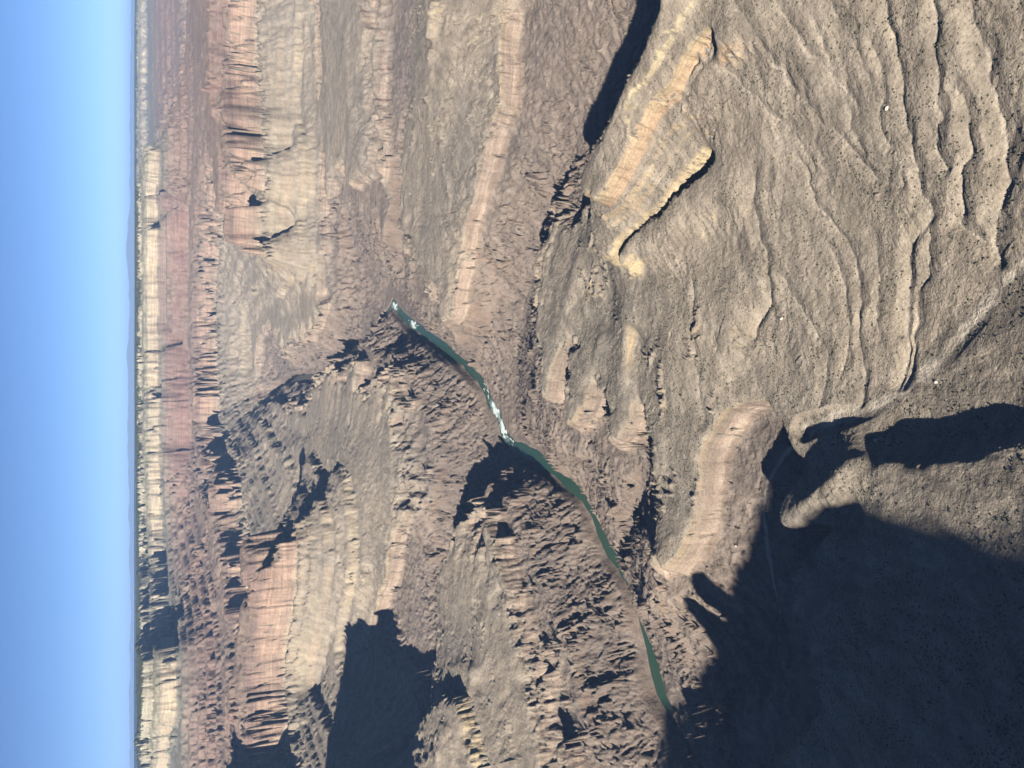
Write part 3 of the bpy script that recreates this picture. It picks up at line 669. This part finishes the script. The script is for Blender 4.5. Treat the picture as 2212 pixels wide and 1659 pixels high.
# ------------------------------------------------------------------ points on the ground under a photo point
sdep = (CT * gy_ - ST * gz_).ravel()
gX = 1106.0 + FPX * ((-CT * gz_ - ST * gy_).ravel() / sdep); gY = 829.5 - FPX * gx_.ravel() / sdep
def ground(X, Y):
    d = np.hypot(gX - X, gY - Y); c = np.where(d < 5)[0]
    if not len(c): c = np.array([np.argmin(d)])
    c = c[sdep[c] < sdep[c].min() * 1.03]
    return co[c[np.argmin(d[c])]]

# ------------------------------------------------------------------ country beyond the rim
def far_country():
    m, N, K, P = mat('plain_scrub')
    geo = N.new('ShaderNodeNewGeometry'); n = noise(N, K, geo.outputs['Position'], .0004, 6, .6)
    K.new(mix(N, K, mrange(N, K, n, .35, .65), (.24, .22, .17), (.42, .37, .29)), P.inputs['Base Color']); P.inputs['Roughness'].default_value = 1
    r = np.exp(np.linspace(math.log(29500), math.log(150000), 60)); t = np.linspace(-1.2, 1.2, 300)
    x, y = r[:, None] * np.sin(t), r[:, None] * np.cos(t)
    z = -22 - 130 * sm(30000, 60000, r)[:, None] + 25 * fbm(x / 9000, y / 9000, 41, 4)
    a = (np.arange(59)[:, None] * 300 + np.arange(299)[None]).ravel()
    o = mesh_np('far_plain', np.stack([x, y, z], -1).reshape(-1, 3), np.stack([a, a + 1, a + 301, a + 300], -1)[:, ::-1], m); o['kind'] = 'structure'; o['label'] = 'hazy plain beyond the rim'
    # mountain range on the horizon
    m, N, K, P = mat('mountain_forest'); P.inputs['Base Color'].default_value = (.07, .075, .06, 1); P.inputs['Roughness'].default_value = 1
    t = np.linspace(-.75, .75, 700); d = np.linspace(-1, 1, 25)
    prof = np.interp(829.5 - np.tan(t) * FPX / CT * 1.0, [-200, 60, 200, 330, 420, 470, 540, 600, 680, 760, 850, 950, 1100, 1300, 1500, 1900],
                     [150, 230, 260, 330, 280, 420, 640, 500, 340, 520, 470, 560, 380, 250, 330, 200])
    prof = prof * (1 + .10 * fbm(t * 30, t * 0, 43, 4))
    rr2 = 72000 + 6000 * d
    x = rr2[:, None] * np.sin(t); y = rr2[:, None] * np.cos(t)
    z = -160 + (prof + 160)[None] * np.clip(1 - np.abs(d) ** 1.3, 0, 1)[:, None] * (1 + .12 * fbm(x / 1500, y / 1500, 44, 4))
    a = (np.arange(24)[:, None] * 700 + np.arange(699)[None]).ravel()
    o = mesh_np('mountain_range', np.stack([x, y, z], -1).reshape(-1, 3), np.stack([a, a + 1, a + 701, a + 700], -1)[:, ::-1], m); o['kind'] = 'structure'; o['label'] = 'low blue mountains on the horizon'
far_country()

# ------------------------------------------------------------------ trees on the rim and scrub in the foreground: too many to count
def scatter(name, label, base_co, tmpl, faces, sx, sz, colour, seed):
    rng = np.random.default_rng(seed); n = len(base_co); k = len(tmpl)
    a = rng.random(n) * 6.28; s_ = (sx[0] + (sx[1] - sx[0]) * rng.random(n) ** 1.6)
    v = np.repeat(tmpl[None], n, 0) * (1 + .35 * (rng.random((n, k, 1)) - .5))
    x = (v[..., 0] * np.cos(a)[:, None] - v[..., 1] * np.sin(a)[:, None]) * s_[:, None]; y = (v[..., 0] * np.sin(a)[:, None] + v[..., 1] * np.cos(a)[:, None]) * s_[:, None]
    z = v[..., 2] * s_[:, None] * sz
    c3 = np.stack([x, y, z], -1) + base_co[:, None]
    f = (faces[None] + (np.arange(n) * k)[:, None, None]).reshape(-1, 3)
    m, N, K, P = mat(name + '_leaf'); oi = N.new('ShaderNodeNewGeometry')
    nn = noise(N, K, oi.outputs['Position'], .2, 2)
    K.new(mix(N, K, mrange(N, K, nn, .3, .7), colour, tuple(q * 1.7 for q in colour)), P.inputs['Base Color']); P.inputs['Roughness'].default_value = 1
    o = mesh_np(name, c3.reshape(-1, 3), f, m, smooth=False); o['kind'] = 'stuff'; o['label'] = label
    return o
t6 = [(math.cos(q * 1.2566), math.sin(q * 1.2566)) for q in range(5)]
BUSH = np.array([(0, 0, 1.0)] + [(.85 * c, .85 * s_, .55) for c, s_ in t6] + [(c * .6, s_ * .6, -.15) for c, s_ in t6])
BF = np.array([(0, 1 + q, 1 + (q + 1) % 5) for q in range(5)] + [(1 + q, 6 + q, 6 + (q + 1) % 5) for q in range(5)] + [(1 + q, 6 + (q + 1) % 5, 1 + (q + 1) % 5) for q in range(5)])
CONE = np.array([(0, 0, 2.6)] + [(c, s_, -.2) for c, s_ in t6]); CF = np.array([(0, 1 + q, 1 + (q + 1) % 5) for q in range(5)])
rng = np.random.default_rng(3)
slope_ = np.hypot(*grads(gx_, gy_, gz_)).ravel(); rad_ = np.hypot(gx_, gy_).ravel()
dens = fbm(gx_ / 60, gy_ / 60, 51, 3).ravel()
w = ((rad_ < 1900) & (gz_.ravel() > -1120) & (slope_ < .7) & (washv < .2)) * rad_ ** 2 * np.clip(.5 + dens, .03, 1.2)
pick = rng.choice(len(co), 17000, False, w / w.sum())
scatter('scrub', 'dark low scrub dotted over the near slopes', co[pick] + np.array([0, 0, .1]), BUSH, BF, (.6, 2.1), .8, (.045, .045, .026), 4)
w = ((gz_.ravel() > -58) & (slope_ < .12) & (rad_ < 14000) & (rad_ > 4500)) * 1.0
if w.sum() > 0:
    pick = rng.choice(len(co), min(18000, int(w.sum())), False, w / w.sum())
    scatter('rim_forest', 'dark evergreen forest on the plateau along the far rim', co[pick], CONE, CF, (2.5, 5.0), 1.2, (.018, .026, .014), 6)

# ------------------------------------------------------------------ single boulders
def boulders():
    def bmat(name, c):
        m, N, K, P = mat(name); g = N.new('ShaderNodeNewGeometry'); n = noise(N, K, g.outputs['Position'], .9, 5, .6)
        K.new(mix(N, K, mrange(N, K, n, .3, .7), tuple(q * .75 for q in c), tuple(q * 1.2 for q in c)), P.inputs['Base Color']); P.inputs['Roughness'].default_value = .95; return m
    pale, dark = bmat('pale_boulder_rock', (.52, .47, .38)), bmat('dark_boulder_rock', (.20, .165, .13))
    import bmesh
    for q, (X, Y, sz, mt, lb) in enumerate((
            (1893, 953, 4.6, pale, 'large pale boulder lying in the shadow right of the lit terrace'),
            (1897, 421, 5.0, dark, 'dark boulder with a black shadow alone on the gullied near slope'),
            (1917, 235, 3.4, pale, 'white boulder high on the gullied near slope towards the photo top'),
            (1690, 688, 3.6, pale, 'pale boulder on the rib above the pink cliff of the side canyon'),
            (2023, 826, 3.4, pale, 'pale boulder on the bank of the dry wash'),
            (1660, 1010, 3.2, pale, 'small pale boulder beside the stream below the pink cliff'),
            (1590, 1180, 3.4, pale, 'pale fallen block on the slope under the pink cliff'))):
        bm = bmesh.new(); bmesh.ops.create_icosphere(bm, subdivisions=2, radius=1.0); rg = np.random.default_rng(q + 20)
        k = rg.normal(size=(6, 3)); k /= np.linalg.norm(k, axis=1)[:, None]
        for v in bm.verts:
            for d in k:
                t = v.co.x * d[0] + v.co.y * d[1] + v.co.z * d[2]
                if t > .62: v.co -= mathutils.Vector(d) * (t - .62) * .9
            v.co *= 1 + .08 * (rg.random() - .5)
        me = bpy.data.meshes.new('boulder'); bm.to_mesh(me); bm.free(); me.materials.append(mt)
        o = bpy.data.objects.new('boulder', me); COL.objects.link(o); p = ground(X, Y)
        o.location = (p[0], p[1], p[2] + sz * .35); o.scale = (sz, sz * .8, sz * .7); o.rotation_euler = (0, 0, rg.random() * 6)
        o['label'] = lb; o['category'] = 'boulder'; o['group'] = 'boulders on the near slopes'
boulders()

# ------------------------------------------------------------------ haze
def haze():
    m = bpy.data.materials.new('haze_air'); m.use_nodes = True; N = m.node_tree.nodes; K = m.node_tree.links
    N.remove(N['Principled BSDF']); v = N.new('ShaderNodeVolumePrincipled')
    v.inputs['Color'].default_value = (.36, .58, 1, 1); v.inputs['Density'].default_value = 1.7e-5; v.inputs['Anisotropy'].default_value = 0.0
    K.new(v.outputs[0], N['Material Output'].inputs['Volume'])
    c = np.array([(x, y, z) for x in (-160000, 160000) for y in (-20000, 160000) for z in (-1420, 760)], float)
    q = np.array([(0, 1, 3, 2), (4, 6, 7, 5), (0, 4, 5, 1), (2, 3, 7, 6), (0, 2, 6, 4), (1, 5, 7, 3)])
    o = mesh_np('haze', c, q, m, smooth=False); o['kind'] = 'stuff'; o['label'] = 'thin blue haze filling the air of the canyon'
haze()
print('done', round(time.time() - T0, 1))
